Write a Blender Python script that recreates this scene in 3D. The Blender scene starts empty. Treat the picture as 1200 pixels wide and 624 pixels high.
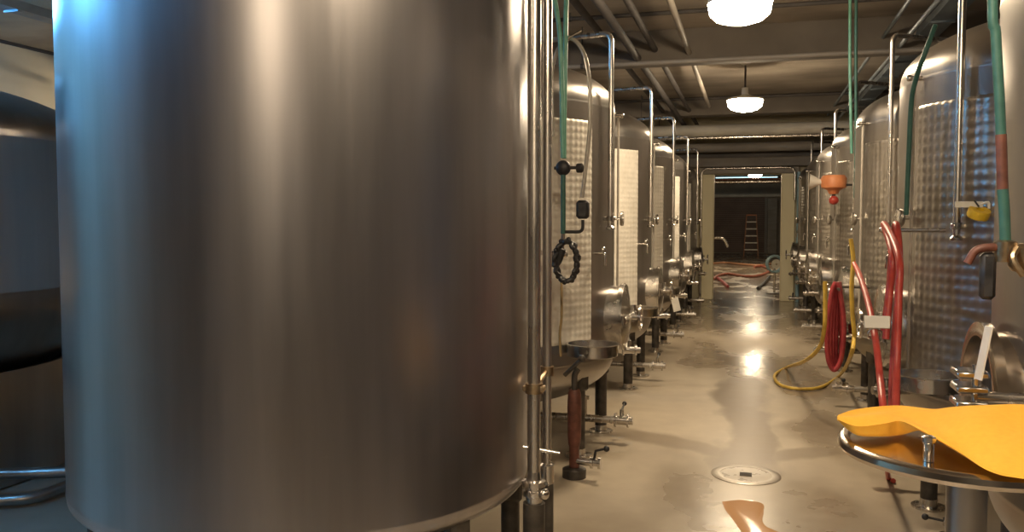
import bpy, math, random
from mathutils import Vector, Matrix
random.seed(7)
PI = math.pi
R_ = math.radians
scene = bpy.context.scene
COL = scene.collection

# ------------------------------------------------------------------ camera
F_PX, YAW, CAM_Z = 1000.0, R_(15.64), 1.5
PITCH = math.atan(0.052)
CAM = Vector((0, 0, CAM_Z))
_f = Vector((-math.sin(YAW), math.cos(YAW), 0))
_r = Vector((math.cos(YAW), math.sin(YAW), 0))
_F = _f * math.cos(PITCH) - Vector((0, 0, 1)) * math.sin(PITCH)
_U = _f * math.sin(PITCH) + Vector((0, 0, 1)) * math.cos(PITCH)


def at(px, py, z=None, Y=None, X=None):
    """World point where the sight line of a photo pixel meets a given height, Y or X."""
    d = _F * F_PX + _r * (px - 600) + _U * (312 - py)
    if z is not None:
        t = (z - CAM.z) / d.z
    elif Y is not None:
        t = (Y - CAM.y) / d.y
    else:
        t = (X - CAM.x) / d.x
    return CAM + d * t


cam_d = bpy.data.cameras.new('camera')
cam = bpy.data.objects.new('camera', cam_d)
COL.objects.link(cam)
cam.location = CAM
cam.rotation_euler = _F.to_track_quat('-Z', 'Y').to_euler()
cam_d.sensor_width = 36
cam_d.lens = 36 * F_PX / 1200
cam_d.clip_start = 0.05
cam_d.clip_end = 200
scene.camera = cam


# ------------------------------------------------------------------ materials
def mat(name, color, rough=0.5, metal=0.0, emit=None, strength=0.0, alpha=1.0,
        trans=0.0, spec=None):
    m = bpy.data.materials.new(name)
    m.use_nodes = True
    b = m.node_tree.nodes['Principled BSDF']
    b.inputs['Base Color'].default_value = (*color, 1)
    b.inputs['Roughness'].default_value = rough
    b.inputs['Metallic'].default_value = metal
    if emit:
        b.inputs['Emission Color'].default_value = (*emit, 1)
        b.inputs['Emission Strength'].default_value = strength
    if trans:
        b.inputs['Transmission Weight'].default_value = trans
    if alpha < 1:
        b.inputs['Alpha'].default_value = alpha
    if spec is not None:
        b.inputs['Specular IOR Level'].default_value = spec
    return m


def nd(m, typ, **kw):
    n = m.node_tree.nodes.new(typ)
    for k, v in kw.items():
        if k in n.inputs:
            n.inputs[k].default_value = v
        else:
            setattr(n, k, v)
    return n


def lk(m, a, b):
    m.node_tree.links.new(a, b)


def noisy(m, c0, c1, scale=(4, 4, 4), detail=4, lo=0.3, hi=0.7, rough=None, bump=0.0, bscale=1.0):
    """Colour (and roughness) varied by a noise in object coordinates."""
    b = m.node_tree.nodes['Principled BSDF']
    tc = nd(m, 'ShaderNodeTexCoord')
    mp = nd(m, 'ShaderNodeMapping')
    mp.inputs['Scale'].default_value = scale
    lk(m, tc.outputs['Object'], mp.inputs['Vector'])
    no = nd(m, 'ShaderNodeTexNoise', Scale=1.0, Detail=detail)
    lk(m, mp.outputs[0], no.inputs['Vector'])
    ra = nd(m, 'ShaderNodeValToRGB')
    ra.color_ramp.elements[0].position = lo
    ra.color_ramp.elements[1].position = hi
    ra.color_ramp.elements[0].color = (*c0, 1)
    ra.color_ramp.elements[1].color = (*c1, 1)
    lk(m, no.outputs['Fac'], ra.inputs['Fac'])
    lk(m, ra.outputs['Color'], b.inputs['Base Color'])
    if rough:
        mr = nd(m, 'ShaderNodeMapRange')
        mr.inputs['From Min'].default_value = lo
        mr.inputs['From Max'].default_value = hi
        mr.inputs['To Min'].default_value = rough[0]
        mr.inputs['To Max'].default_value = rough[1]
        lk(m, no.outputs['Fac'], mr.inputs['Value'])
        lk(m, mr.outputs[0], b.inputs['Roughness'])
    if bump:
        bu = nd(m, 'ShaderNodeBump', Strength=bump, Distance=0.01 * bscale)
        lk(m, no.outputs['Fac'], bu.inputs['Height'])
        lk(m, bu.outputs[0], b.inputs['Normal'])
    return m


def brushed(name, c0, c1, rough, aniso, scale=(14, 14, .5), rot=0.0):
    m = mat(name, c0, rough[0], 1.0)
    noisy(m, c0, c1, scale, 5, .3, .72, rough)
    b = m.node_tree.nodes['Principled BSDF']
    b.inputs['Anisotropic'].default_value = aniso
    b.inputs['Anisotropic Rotation'].default_value = rot
    tg = nd(m, 'ShaderNodeTangent')
    tg.direction_type = 'RADIAL'
    tg.axis = 'Z'
    lk(m, tg.outputs[0], b.inputs['Tangent'])
    return m


M = {}
M['tank_big'] = brushed('brushed_steel', (.38, .365, .375), (.48, .46, .47), (.285, .325), .4, (9, 9, .6))
M['tank'] = brushed('satin_steel', (.36, .34, .32), (.46, .435, .41), (.30, .40), .5, (8, 8, .8))
M['steel'] = noisy(mat('polished_steel', (.62, .59, .56), .22, 1.0), (.52, .50, .47), (.66, .63, .60), (9, 9, 9), 3, .3, .7, (.16, .30))
M['pipe'] = noisy(mat('pipe_steel', (.6, .57, .53), .28, 1.0), (.50, .47, .43), (.64, .60, .56), (20, 20, 3), 3, .3, .7, (.2, .34))
M['lid'] = noisy(mat('mirror_steel', (.66, .58, .5), .12, 1.0), (.62, .54, .46), (.72, .65, .57), (5, 5, 5), 3, .3, .7, (.13, .24))
M['jacket'] = noisy(mat('lamplit_jacket', (.8, .76, .68), .5, .25), (.74, .70, .62), (.86, .82, .74), (6, 6, 6), 4, .3, .7, (.42, .55))  # paler than the other row's jackets: lamp reflection put into the colour
M['jacketdull'] = noisy(mat('dull_steel', (.4, .37, .33), .42, .9), (.33, .3, .27), (.45, .42, .38), (12, 12, 12), 4, .3, .7, (.35, .5))
M['drainwet'] = noisy(mat('wet_drain_bowl', (.26, .21, .155), .3), (.2, .165, .12), (.3, .25, .19), (12, 12, 12), 4, .3, .7, (.22, .4))
M['tanhose'] = noisy(mat('orange_brown_hose', (.42, .22, .13), .45), (.36, .18, .1), (.48, .26, .16), (12, 12, 12), 3)
M['tanred'] = noisy(mat('red_brown_hose', (.36, .12, .08), .45), (.3, .09, .06), (.42, .15, .1), (12, 12, 12), 3)
M['dimple'] = noisy(mat('dimpled_jacket_steel', (.44, .41, .37), .36, .95), (.38, .355, .32), (.5, .465, .43), (6, 6, 6), 4, .3, .7, (.3, .42))
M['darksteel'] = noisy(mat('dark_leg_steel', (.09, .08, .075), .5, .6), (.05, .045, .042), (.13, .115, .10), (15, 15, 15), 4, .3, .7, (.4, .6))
M['black'] = noisy(mat('black_rubber', (.02, .02, .022), .5), (.012, .012, .014), (.035, .033, .034), (30, 30, 30), 3)
M['brass'] = noisy(mat('brass_fitting', (.5, .38, .24), .32, 1.0), (.42, .31, .19), (.56, .44, .3), (30, 30, 30), 3)
M['rust'] = noisy(mat('red_brown_wrap', (.16, .06, .045), .5, .2), (.10, .04, .03), (.22, .085, .06), (22, 22, 22), 4)
M['red'] = noisy(mat('red_hose', (.42, .045, .035), .4), (.34, .035, .03), (.50, .065, .045), (18, 18, 18), 3)
M['darkred'] = noisy(mat('dark_red_hose', (.34, .04, .05), .42), (.26, .025, .035), (.40, .055, .06), (18, 18, 18), 3)
M['yellow_hose'] = noisy(mat('yellow_hose', (.58, .38, .05), .42), (.46, .30, .05), (.66, .45, .07), (14, 14, 14), 3)
M['teal'] = noisy(mat('teal_hose', (.16, .40, .31), .4), (.12, .34, .26), (.2, .46, .36), (18, 18, 18), 3)
M['darkteal'] = noisy(mat('dark_teal_hose', (.04, .12, .10), .5), (.03, .10, .085), (.05, .145, .12), (18, 18, 18), 3)
M['clear'] = noisy(mat('clear_plastic_hose', (.52, .48, .43), .25, trans=.35), (.46, .42, .37), (.58, .54, .48), (12, 12, 12), 3)
M['sight'] = noisy(mat('amber_sight_tube', (.44, .32, .16), .25, trans=.3), (.38, .27, .13), (.5, .37, .2), (12, 12, 12), 3)
M['white'] = noisy(mat('white_plastic', (.74, .72, .66), .45), (.68, .66, .6), (.8, .78, .72), (12, 12, 12), 3)
M['orange'] = noisy(mat('orange_plastic', (.68, .25, .10), .5), (.6, .2, .08), (.74, .3, .13), (15, 15, 15), 3)
M['yellow'] = noisy(mat('yellow_plastic', (.75, .5, .03), .45), (.68, .44, .02), (.8, .55, .05), (15, 15, 15), 3)
M['cloth'] = noisy(mat('yellow_cloth', (.80, .40, .035), .9), (.78, .385, .035), (.82, .42, .04), (60, 60, 60), 5, .3, .7, None, .12)
M['cream'] = noisy(mat('cream_paint', (.88, .80, .56), .5), (.84, .75, .5), (.9, .83, .6), (3, 3, 1.2), 5, .3, .7, (.45, .6))
M['cream_wall'] = noisy(mat('cream_wall_paint', (.55, .49, .36), .7), (.49, .44, .32), (.6, .54, .4), (1.5, 1.5, 1.5), 5)
M['greywall'] = noisy(mat('grey_wall_paint', (.33, .30, .26), .7), (.28, .25, .22), (.37, .34, .3), (1.5, 1.5, 1.5), 5)
M['darkwall'] = noisy(mat('dark_wall_paint', (.10, .09, .085), .7), (.08, .072, .068), (.12, .108, .1), (1.5, 1.5, 1.5), 5)
M['header'] = noisy(mat('header_paint', (.28, .25, .21), .6), (.23, .2, .17), (.32, .29, .25), (2, 2, 6), 5)
M['ceiling'] = noisy(mat('ceiling_concrete', (.34, .30, .25), .8), (.22, .19, .16), (.40, .35, .29), (.9, 1.6, 1), 8, .32, .66, None, .3)
M['beam'] = noisy(mat('beam_concrete', (.16, .14, .12), .8), (.12, .105, .09), (.2, .175, .15), (1.5, 1.5, 1.5), 5)
M['duct'] = noisy(mat('duct_wrap', (.58, .54, .47), .55), (.5, .46, .4), (.64, .6, .52), (3, 8, 8), 4)
M['darkpipe'] = noisy(mat('dark_service_pipe', (.06, .055, .055), .7), (.045, .04, .04), (.08, .072, .07), (4, 4, 4), 4)
M['bluegrey'] = noisy(mat('blue_grey_tray', (.20, .24, .28), .45, .5), (.16, .19, .23), (.25, .3, .34), (4, 4, 4), 4)
M['bluepipe'] = noisy(mat('light_blue_pipe', (.30, .48, .58), .4), (.25, .42, .52), (.36, .54, .64), (6, 6, 6), 3)
M['browndoor'] = noisy(mat('dark_brown_door', (.17, .115, .09), .6), (.14, .095, .075), (.2, .135, .11), (2, 2, 2), 4)
M['enamel'] = mat('lamp_enamel', (.6, .58, .52), .4)
M['lens'] = mat('lamp_lens', (.9, .8, .6), .4, emit=(1.0, .79, .53), strength=110)
M['tube'] = mat('fluorescent_tube', (.8, .9, 1), .4, emit=(.12, .48, 1.0), strength=190)
M['tube_far'] = mat('far_fluorescent_tube', (.8, .9, 1), .4, emit=(.45, .86, 1.0), strength=2.2)
M['puddle'] = mat('orange_wine_puddle', (.60, .34, .17), .12)


def floor_material():
    m = mat('wet_concrete', (.4, .34, .26), .4)
    nt = m.node_tree
    b = nt.nodes['Principled BSDF']
    tc = nd(m, 'ShaderNodeTexCoord')
    sep = nd(m, 'ShaderNodeSeparateXYZ')
    lk(m, tc.outputs['Object'], sep.inputs[0])

    def noise(scale, detail=4, loc=(0, 0, 0), dist=0.0):
        mp = nd(m, 'ShaderNodeMapping')
        mp.inputs['Scale'].default_value = scale
        mp.inputs['Location'].default_value = loc
        lk(m, tc.outputs['Object'], mp.inputs[0])
        n = nd(m, 'ShaderNodeTexNoise', Scale=1.0, Detail=detail, Distortion=dist)
        lk(m, mp.outputs[0], n.inputs['Vector'])
        return n.outputs['Fac']

    def math_(op, a, b_=None, clamp=False):
        n = nd(m, 'ShaderNodeMath', operation=op, use_clamp=clamp)
        for i, v in enumerate((a, b_)):
            if v is None:
                continue
            if isinstance(v, (int, float)):
                n.inputs[i].default_value = v
            else:
                lk(m, v, n.inputs[i])
        return n.outputs[0]

    def smooth(v, a, c, lo=0.0, hi=1.0):
        n = nd(m, 'ShaderNodeMapRange', interpolation_type='SMOOTHSTEP')
        n.inputs['From Min'].default_value = a
        n.inputs['From Max'].default_value = c
        n.inputs['To Min'].default_value = lo
        n.inputs['To Max'].default_value = hi
        lk(m, v, n.inputs['Value'])
        return n.outputs[0]

    x, y = sep.outputs[0], sep.outputs[1]
    wob = math_('MULTIPLY', math_('SUBTRACT', noise((2.2, .9, 1), 4), .5), .7)
    xw = math_('ADD', x, wob)
    # water running along the middle of the aisle into the drain
    strip = smooth(math_('ABSOLUTE', math_('ADD', xw, .02)), .13, .27, 1, 0)
    strip = math_('MULTIPLY', strip, smooth(y, 5.0, 5.3))
    strip = math_('MULTIPLY', strip, smooth(y, 8.6, 10.5, 1, .35))
    # broad damp area further down
    damp = smooth(noise((.9, .45, 1), 2.5, (3.1, .4, 0), .4), .38, .66)
    damp = math_('MULTIPLY', damp, smooth(y, 2.5, 6.0, .35, 1))
    side = smooth(math_('ABSOLUTE', xw), .45, 1.0, 1, .55)
    damp = math_('MULTIPLY', damp, side)
    # two runnels of water reaching the drain from the tank rows
    def runnel(slope, off, w):
        d = math_('ABSOLUTE', math_('SUBTRACT', math_('SUBTRACT', y, off), math_('ADD', math_('MULTIPLY', x, slope), math_('MULTIPLY', wob, .5))))
        return smooth(d, w * .4, w, .8, 0)
    r1 = math_('MULTIPLY', runnel(-.55, 5.55, .22), smooth(x, -.05, -.2))
    r2 = math_('MULTIPLY', runnel(.6, 5.55, .2), smooth(x, .0, .15))
    wet = math_('MAXIMUM', math_('MAXIMUM', strip, damp), math_('MAXIMUM', r1, r2))
    far = smooth(y, 9.5, 13.5)
    gloss = math_('MAXIMUM', math_('MULTIPLY', strip, .45), math_('MAXIMUM', damp, math_('MULTIPLY', math_('MAXIMUM', r1, r2), .4)))
    farwet = (math_('MULTIPLY', far, smooth(noise((1.6, .7, 1), 2.5, (7, 1, 0)), .30, .56)))
    wet2 = math_('MAXIMUM', wet, farwet)
    gloss = math_('MAXIMUM', gloss, farwet)
    big = noise((.8, .8, 1), 6)
    fine = noise((7, 7, 1), 6)
    ra = nd(m, 'ShaderNodeValToRGB')
    ra.color_ramp.elements[0].position = .3
    ra.color_ramp.elements[1].position = .7
    ra.color_ramp.elements[0].color = (.33, .275, .205, 1)
    ra.color_ramp.elements[1].color = (.50, .43, .33, 1)
    lk(m, math_('ADD', math_('MULTIPLY', big, .65), math_('MULTIPLY', fine, .35)), ra.inputs[0])
    mx = nd(m, 'ShaderNodeMix', data_type='RGBA', blend_type='MULTIPLY')
    mx.inputs[7].default_value = (.50, .46, .42, 1)
    lk(m, wet2, mx.inputs[0])
    lk(m, ra.outputs[0], mx.inputs[6])
    lk(m, mx.outputs[2], b.inputs['Base Color'])
    mr = nd(m, 'ShaderNodeMapRange')
    mr.inputs['To Min'].default_value = .42
    mr.inputs['To Max'].default_value = .19
    lk(m, gloss, mr.inputs['Value'])
    rj = math_('ADD', mr.outputs[0], math_('MULTIPLY', math_('SUBTRACT', fine, .5), .12), True)
    lk(m, rj, b.inputs['Roughness'])
    bu = nd(m, 'ShaderNodeBump', Strength=.12, Distance=.02)
    lk(m, math_('ADD', noise((3, 3, 1), 3), math_('MULTIPLY', fine, .3)), bu.inputs['Height'])
    lk(m, bu.outputs[0], b.inputs['Normal'])
    return m


M['floor'] = floor_material()


# ------------------------------------------------------------------ mesh builder
class MB:
    def __init__(s):
        s.v, s.f = [], []

    def add(s, vs, fs):
        b = len(s.v)
        s.v += [Vector(p) for p in vs]
        s.f += [tuple(b + i for i in q) for q in fs]
        return s

    def box(s, lo, hi, rot=None, bev=0.0):
        x0, y0, z0 = lo
        x1, y1, z1 = hi
        c = Vector(((x0 + x1) / 2, (y0 + y1) / 2, (z0 + z1) / 2))
        h = Vector(((x1 - x0) / 2, (y1 - y0) / 2, (z1 - z0) / 2))
        b = min(bev, h.x * .9, h.y * .9, h.z * .9)
        if b <= 0:
            vs = [Vector((sx * h.x, sy * h.y, sz * h.z)) for sz in (-1, 1) for sy in (-1, 1) for sx in (-1, 1)]
            fs = [(0, 2, 3, 1), (4, 5, 7, 6), (0, 1, 5, 4), (2, 6, 7, 3), (0, 4, 6, 2), (1, 3, 7, 5)]
        else:
            vs, idx = [], {}
            for sx in (-1, 1):
                for sy in (-1, 1):
                    for sz in (-1, 1):
                        for a in range(3):
                            q = [sx * h.x, sy * h.y, sz * h.z]
                            for k in range(3):
                                if k != a:
                                    q[k] -= (sx, sy, sz)[k] * b
                            idx[sx, sy, sz, a] = len(vs)
                            vs.append(Vector(q))
            fs = []
            S = (-1, 1)
            cyc = ((-1, -1), (1, -1), (1, 1), (-1, 1))

            def key(a, sa, u, w, su, sw):
                t = [0, 0, 0]
                t[a], t[u], t[w] = sa, su, sw
                return tuple(t)
            for a in range(3):
                u, w = (a + 1) % 3, (a + 2) % 3
                for sa in S:
                    q = [idx[(*key(a, sa, u, w, su, sw), a)] for su, sw in cyc]
                    fs.append(tuple(q if sa > 0 else q[::-1]))
                for su in S:
                    for sw in S:
                        k0, k1 = key(a, -1, u, w, su, sw), key(a, 1, u, w, su, sw)
                        q = [idx[(*k0, u)], idx[(*k1, u)], idx[(*k1, w)], idx[(*k0, w)]]
                        fs.append(tuple(q if su * sw < 0 else q[::-1]))
            for sx in S:
                for sy in S:
                    for sz in S:
                        q = [idx[sx, sy, sz, 0], idx[sx, sy, sz, 1], idx[sx, sy, sz, 2]]
                        fs.append(tuple(q if sx * sy * sz > 0 else q[::-1]))
        if rot is not None:
            vs = [rot @ p for p in vs]
        return s.add([c + p for p in vs], fs)

    def tube(s, pts, r, n=10, caps=True, smooth=0):
        pts = [Vector(p) for p in pts]
        if smooth:
            pts = catmull(pts, smooth)
        rad = r if isinstance(r, (list, tuple)) else None
        N = len(pts)
        tans = []
        for i in range(N):
            a, b = pts[max(i - 1, 0)], pts[min(i + 1, N - 1)]
            t = (b - a)
            tans.append(t.normalized() if t.length > 1e-9 else Vector((0, 0, 1)))
        up = Vector((0, 0, 1)) if abs(tans[0].z) < .9 else Vector((1, 0, 0))
        nrm = (up - tans[0] * up.dot(tans[0])).normalized()
        vs, fs = [], []
        for i in range(N):
            if i:
                nrm = nrm - tans[i] * nrm.dot(tans[i])
                nrm.normalize()
            bi = tans[i].cross(nrm)
            rr = rad[min(i, len(rad) - 1)] if rad else r
            for k in range(n):
                a = 2 * PI * k / n
                vs.append(pts[i] + (nrm * math.cos(a) + bi * math.sin(a)) * rr)
        for i in range(N - 1):
            for k in range(n):
                k2 = (k + 1) % n
                fs.append((i * n + k, i * n + k2, (i + 1) * n + k2, (i + 1) * n + k))
        if caps:
            fs.append(tuple(range(n))[::-1])
            fs.append(tuple((N - 1) * n + k for k in range(n)))
        return s.add(vs, fs)

    def cyl(s, p0, p1, r, n=16, r1=None):
        return s.tube([p0, p1], [r, r if r1 is None else r1], n)

    def lathe(s, prof, n=64, c=(0, 0, 0), axis='Z'):
        """prof: list of (radius, height); radius 0 ends close."""
        c = Vector(c)
        if isinstance(axis, str):
            ax = {'X': Vector((1, 0, 0)), 'Y': Vector((0, 1, 0)), 'Z': Vector((0, 0, 1))}[axis]
        else:
            ax = Vector(axis).normalized()
        e1 = Vector((1, 0, 0)) if abs(ax.x) < .9 else Vector((0, 1, 0))
        e1 = (e1 - ax * e1.dot(ax)).normalized()
        e2 = ax.cross(e1)
        vs, fs, rows = [], [], []
        for r, h in prof:
            if r <= 1e-6:
                rows.append([len(vs)])
                vs.append(c + ax * h)
            else:
                rows.append(list(range(len(vs), len(vs) + n)))
                for k in range(n):
                    a = 2 * PI * k / n
                    vs.append(c + ax * h + (e1 * math.cos(a) + e2 * math.sin(a)) * r)
        for a, b in zip(rows, rows[1:]):
            for k in range(n):
                k2 = (k + 1) % n
                if len(a) == 1 and len(b) == 1:
                    continue
                if len(a) == 1:
                    fs.append((a[0], b[k2], b[k]))
                elif len(b) == 1:
                    fs.append((a[k], a[k2], b[0]))
                else:
                    fs.append((a[k], a[k2], b[k2], b[k]))
        return s.add(vs, fs)

    def sphere(s, c, r, n=16, sq=(1, 1, 1)):
        prof = [(r * math.sin(PI * i / 10), -r * math.cos(PI * i / 10)) for i in range(11)]
        b = len(s.v)
        s.lathe(prof, n, (0, 0, 0))
        for i in range(b, len(s.v)):
            p = s.v[i]
            s.v[i] = Vector((p.x * sq[0], p.y * sq[1], p.z * sq[2])) + Vector(c)
        return s

    def torus(s, c, R, r, axis='Z', n=40, m=10):
        prof = [(R + r * math.cos(2 * PI * i / m), r * math.sin(2 * PI * i / m)) for i in range(m + 1)]
        return s.lathe(prof, n, c, axis)

    def build(s, name, material, parent=None, smooth=True, angle=40):
        me = bpy.data.meshes.new(name)
        me.from_pydata([tuple(p) for p in s.v], [], s.f)
        me.validate()
        me.update()
        if smooth:
            me.polygons.foreach_set('use_smooth', [True] * len(me.polygons))
            me.set_sharp_from_angle(angle=R_(angle))
        me.materials.append(material)
        o = bpy.data.objects.new(name, me)
        COL.objects.link(o)
        if parent is not None:
            o.parent = parent
        return o


def catmull(pts, sub):
    out = []
    P = [pts[0] * 2 - pts[1]] + list(pts) + [pts[-1] * 2 - pts[-2]]
    for i in range(1, len(P) - 2):
        p0, p1, p2, p3 = P[i - 1], P[i], P[i + 1], P[i + 2]
        for k in range(sub):
            t = k / sub
            out.append(.5 * ((2 * p1) + (p2 - p0) * t + (2 * p0 - 5 * p1 + 4 * p2 - p3) * t * t + (3 * p1 - p0 - 3 * p2 + p3) * t ** 3))
    out.append(pts[-1])
    return out


def bend(pts, r, k=6):
    """Polyline with rounded corners of radius r."""
    pts = [Vector(p) for p in pts]
    out = [pts[0]]
    for a, b, c in zip(pts, pts[1:], pts[2:]):
        u, w = (a - b), (c - b)
        d = min(r, u.length * .45, w.length * .45)
        p, q = b + u.normalized() * d, b + w.normalized() * d
        for i in range(k + 1):
            t = i / k
            out.append(p * (1 - t) ** 2 + b * 2 * t * (1 - t) + q * t * t)
    out.append(pts[-1])
    return out


def tag(o, label=None, cat=None, group=None, kind=None):
    if label:
        o['label'] = label
    if cat:
        o['category'] = cat
    if group:
        o['group'] = group
    if kind:
        o['kind'] = kind
    return o


def empty(name, loc, rz=0.0, label=None, cat=None, group=None):
    o = bpy.data.objects.new(name, None)
    COL.objects.link(o)
    o.location = loc
    o.rotation_euler = (0, 0, rz)
    o.empty_display_size = .1
    return tag(o, label, cat, group)


KIDS = {}


def copy_tree(o, parent=None):
    c = o.copy()
    COL.objects.link(c)
    if parent is not None:
        c.parent = parent
    for ch in [x for x in bpy.data.objects if x.parent == o]:
        copy_tree(ch, c)
    return c


def struct(mb, name, material, smooth=False):
    return tag(mb.build(name, material, None, smooth), kind='structure')


# ------------------------------------------------------------------ the setting
X0, X1, Y0, YF, YB, ZC = -8.0, 4.2, -12.0, 16.9, 42.0, 3.5
struct(MB().box((X0 - .2, Y0 - .2, -.2), (X1 + .2, YB + .2, 0)), 'floor', M['floor'])
struct(MB().box((X0 - .2, Y0 - .2, ZC), (X1 + .2, YB + .2, ZC + .2)), 'ceiling', M['ceiling'])
struct(MB().box((X0 - .2, Y0 - .2, 0), (X0, YB + .2, ZC)), 'wall_left', M['cream_wall'])
struct(MB().box((X1, Y0 - .2, 0), (X1 + .2, YB + .2, ZC)), 'wall_right', M['darkwall'])
struct(MB().box((X0, Y0 - .2, 0), (X1, Y0, ZC)), 'wall_rear', M['greywall'])
DXL, DXR, DZ = -.70, .545, 2.40
mb = MB()
mb.box((X0, YF, 0), (DXL, YF + .25, ZC))
mb.box((DXR, YF, 0), (X1, YF + .25, ZC))
mb.box((DXL, YF, DZ), (DXR, YF + .25, ZC))
struct(mb, 'wall_far', M['cream_wall'])
mb = MB()
mb.box((DXL - .24, YF - .09, 0), (DXL + .003, YF + .28, DZ + .05), bev=.012)
mb.box((DXR - .003, YF - .09, 0), (DXR + .24, YF + .28, DZ + .05), bev=.012)
struct(mb, 'door_1', M['cream'])
struct(MB().box((-1.0, YF - .16, DZ + .003), (.85, YF - .003, DZ + .13), bev=.01), 'trim_1', M['header'])
struct(MB().box((-3.0, YF - .30, DZ + .133), (2.9, YF - .003, DZ + .30), bev=.01), 'trim_2', M['header'])
struct(MB().box((X0, YF - .12, DZ + .303), (X1, YF - .003, DZ + .42)), 'trim_3', M['beam'])
struct(MB().box((X0, YB - .004, 0), (X1, YB + .2, ZC)), 'wall_back', M['greywall'])
# roller door in the room beyond
mb = MB()
p0, p1 = at(836, 260, Y=YB - .1), at(896, 260, Y=YB - .1)
for i in range(26):
    mb.box((p0.x - .6, YB - .10 + (.02 if i % 2 else 0), .05 + i * .1), (p1.x, YB - .01, .05 + (i + 1) * .1 - .008))
struct(mb, 'door_2', M['browndoor'])
struct(MB().box((p0.x - .7, YB - .25, 2.66), (p1.x + 1.2, YB - .01, 2.80), bev=.02), 'trim_4', M['duct'])
struct(MB().box((p1.x + .12, YB - .6, 0), (p1.x + .55, YB - .01, 2.6), bev=.02), 'trim_5', M['header'])
# ceiling beams across the aisle
struct(MB().box((X0, 9.1, 3.17), (X1, 9.42, ZC)), 'trim_6', M['beam'])
struct(MB().box((X0, 14.2, 3.22), (X1, 14.5, ZC)), 'trim_7', M['beam'])
struct(MB().box((X0, 4.1, 3.25), (X1, 4.4, ZC)), 'trim_8', M['beam'])

# floor drain: a shallow dished steel ring and grate
dr = at(874, 557, z=0)
d = empty('floor_drain', (dr.x, dr.y, 0), 0, 'round steel floor drain set in the wet concrete aisle', 'drain')
MB().lathe([(.150, .001), (.150, .006), (.19, .008), (.20, .003), (.20, .0005)], 48).build('drain_ring', M['jacketdull'], d)
MB().lathe([(.150, .004), (.10, .0025), (.035, .0015), (0, .0015)], 48).build('drain_dish', M['drainwet'], d)
g = MB()
for k in range(5):
    g.box((-.035, -.03 + k * .015 - .003, .002), (.035, -.03 + k * .015 + .003, .006))
g.build('grate', M['darksteel'], d)

# orange puddle by the drain
outline = [(846, 588), (870, 586), (893, 590), (895, 600), (894, 612), (905, 622), (930, 632), (940, 645), (905, 648), (880, 636), (868, 622), (858, 608), (850, 598)]
pts = catmull([at(x, y, z=.002) for x, y in outline] + [at(*outline[0], z=.002)], 5)[:-1]
cc = sum(pts, Vector()) / len(pts)
vs = [Vector((p.x, p.y, .0008)) for p in pts] + [Vector((cc.x + (p.x - cc.x) * .93, cc.y + (p.y - cc.y) * .93, .003)) for p in pts] + [Vector((cc.x, cc.y, .0035))]
n = len(pts)
fs = [(i, (i + 1) % n, n + (i + 1) % n, n + i) for i in range(n)] + [(n + i, n + (i + 1) % n, 2 * n) for i in range(n)]
tag(MB().add(vs, fs).build('puddle', M['puddle']), 'shallow orange puddle of spilled liquid on the concrete beside the drain', 'puddle')


# ------------------------------------------------------------------ lamps
def pendant(x, y, label, zb=2.98):
    o = empty('pendant_lamp', (x, y, zb), 0, label, 'lamp', 'round pendant lamps over the aisle')
    MB().lathe([(.212, .045), (.215, .02), (.205, -.03), (.165, -.068), (.09, -.092), (0, -.10)], 40).build('lens', M['lens'], o)
    MB().lathe([(.212, .046), (.222, .042), (.222, .062), (.17, .08), (.08, .10), (.045, .115), (.04, .20), (0, .205)], 40).build('lamp_shade', M['enamel'], o)
    MB().cyl((0, 0, .20), (0, 0, ZC - zb - .02), .012, 10).build('stem', M['darkpipe'], o)
    MB().lathe([(0, 0), (.06, 0), (.06, -.02), (.02, -.04), (0, -.04)][::-1], 24, (0, 0, ZC - zb)).build('canopy', M['enamel'], o)
    return o


L1, L2 = at(867, 8, z=3.0), at(873, 120, z=3.0)
pendant(L1.x, L1.y, 'lit round pendant lamp cut off by the top of the frame')
pendant(L2.x, L2.y, 'lit round pendant lamp halfway down the aisle towards the doorway')
for (x, y) in ((-.05, 1.35), (-.05, -3.6)):
    pendant(x, y, 'lit round pendant lamp over the near end of the aisle, outside the frame')
for (x, y) in ((-2.6, 20.5), (.1, 28.0), (-2.6, 27), (2.6, 24)):  # side lamps are added, out of sight, to brighten this room
    pendant(x, y, 'unseen lit round pendant lamp in the room beyond the doorway', 3.28 if y > 30 else 2.98)


def fluorescent(x, y, label, rz=0.0, L=1.25, z=3.18, mt='tube'):
    o = empty('fluorescent_lamp', (x, y, z), rz, label, 'lamp', 'cool fluorescent lamps')
    MB().box((-.09, -L / 2, .03), (.09, L / 2, .09), bev=.015).build('housing', M['enamel'], o)
    for s in (-1, 1):
        MB().cyl((s * .045, -L / 2 + .03, .008), (s * .045, L / 2 - .03, .008), .014, 12).build('tube', M[mt], o)
        MB().cyl((0, s * L * .35, .085), (0, s * L * .35, ZC - z), .008, 8).build('hanger', M['darkpipe'], o)
    return o


fluorescent(-6.4, 4.9, 'cool fluorescent lamp beyond the bulging tank near the cream side wall')
fluorescent(-6.4, 1.8, 'cool fluorescent lamp over the bulging tank near the cream side wall')
fluorescent(-3.85, .8, 'unseen cool fluorescent lamp added to brighten the huge near tank', L=.8)  # extra tube, added to brighten the near tank
pendant(-6.3, 9.9, 'lit round pendant lamp added to light the cream side wall, hidden behind the huge near tank')  # added out of view to throw warm light on the cream wall
a, b = at(838, 209, Y=39), at(912, 209, Y=39)
fluorescent((a.x + b.x) / 2, 39, 'pale blue fluorescent lamp high in the room beyond the doorway', PI / 2, abs(b.x - a.x), a.z, 'tube_far')


# ------------------------------------------------------------------ tanks
ZS0, ZS1 = .60, 2.25     # straight shell


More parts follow.
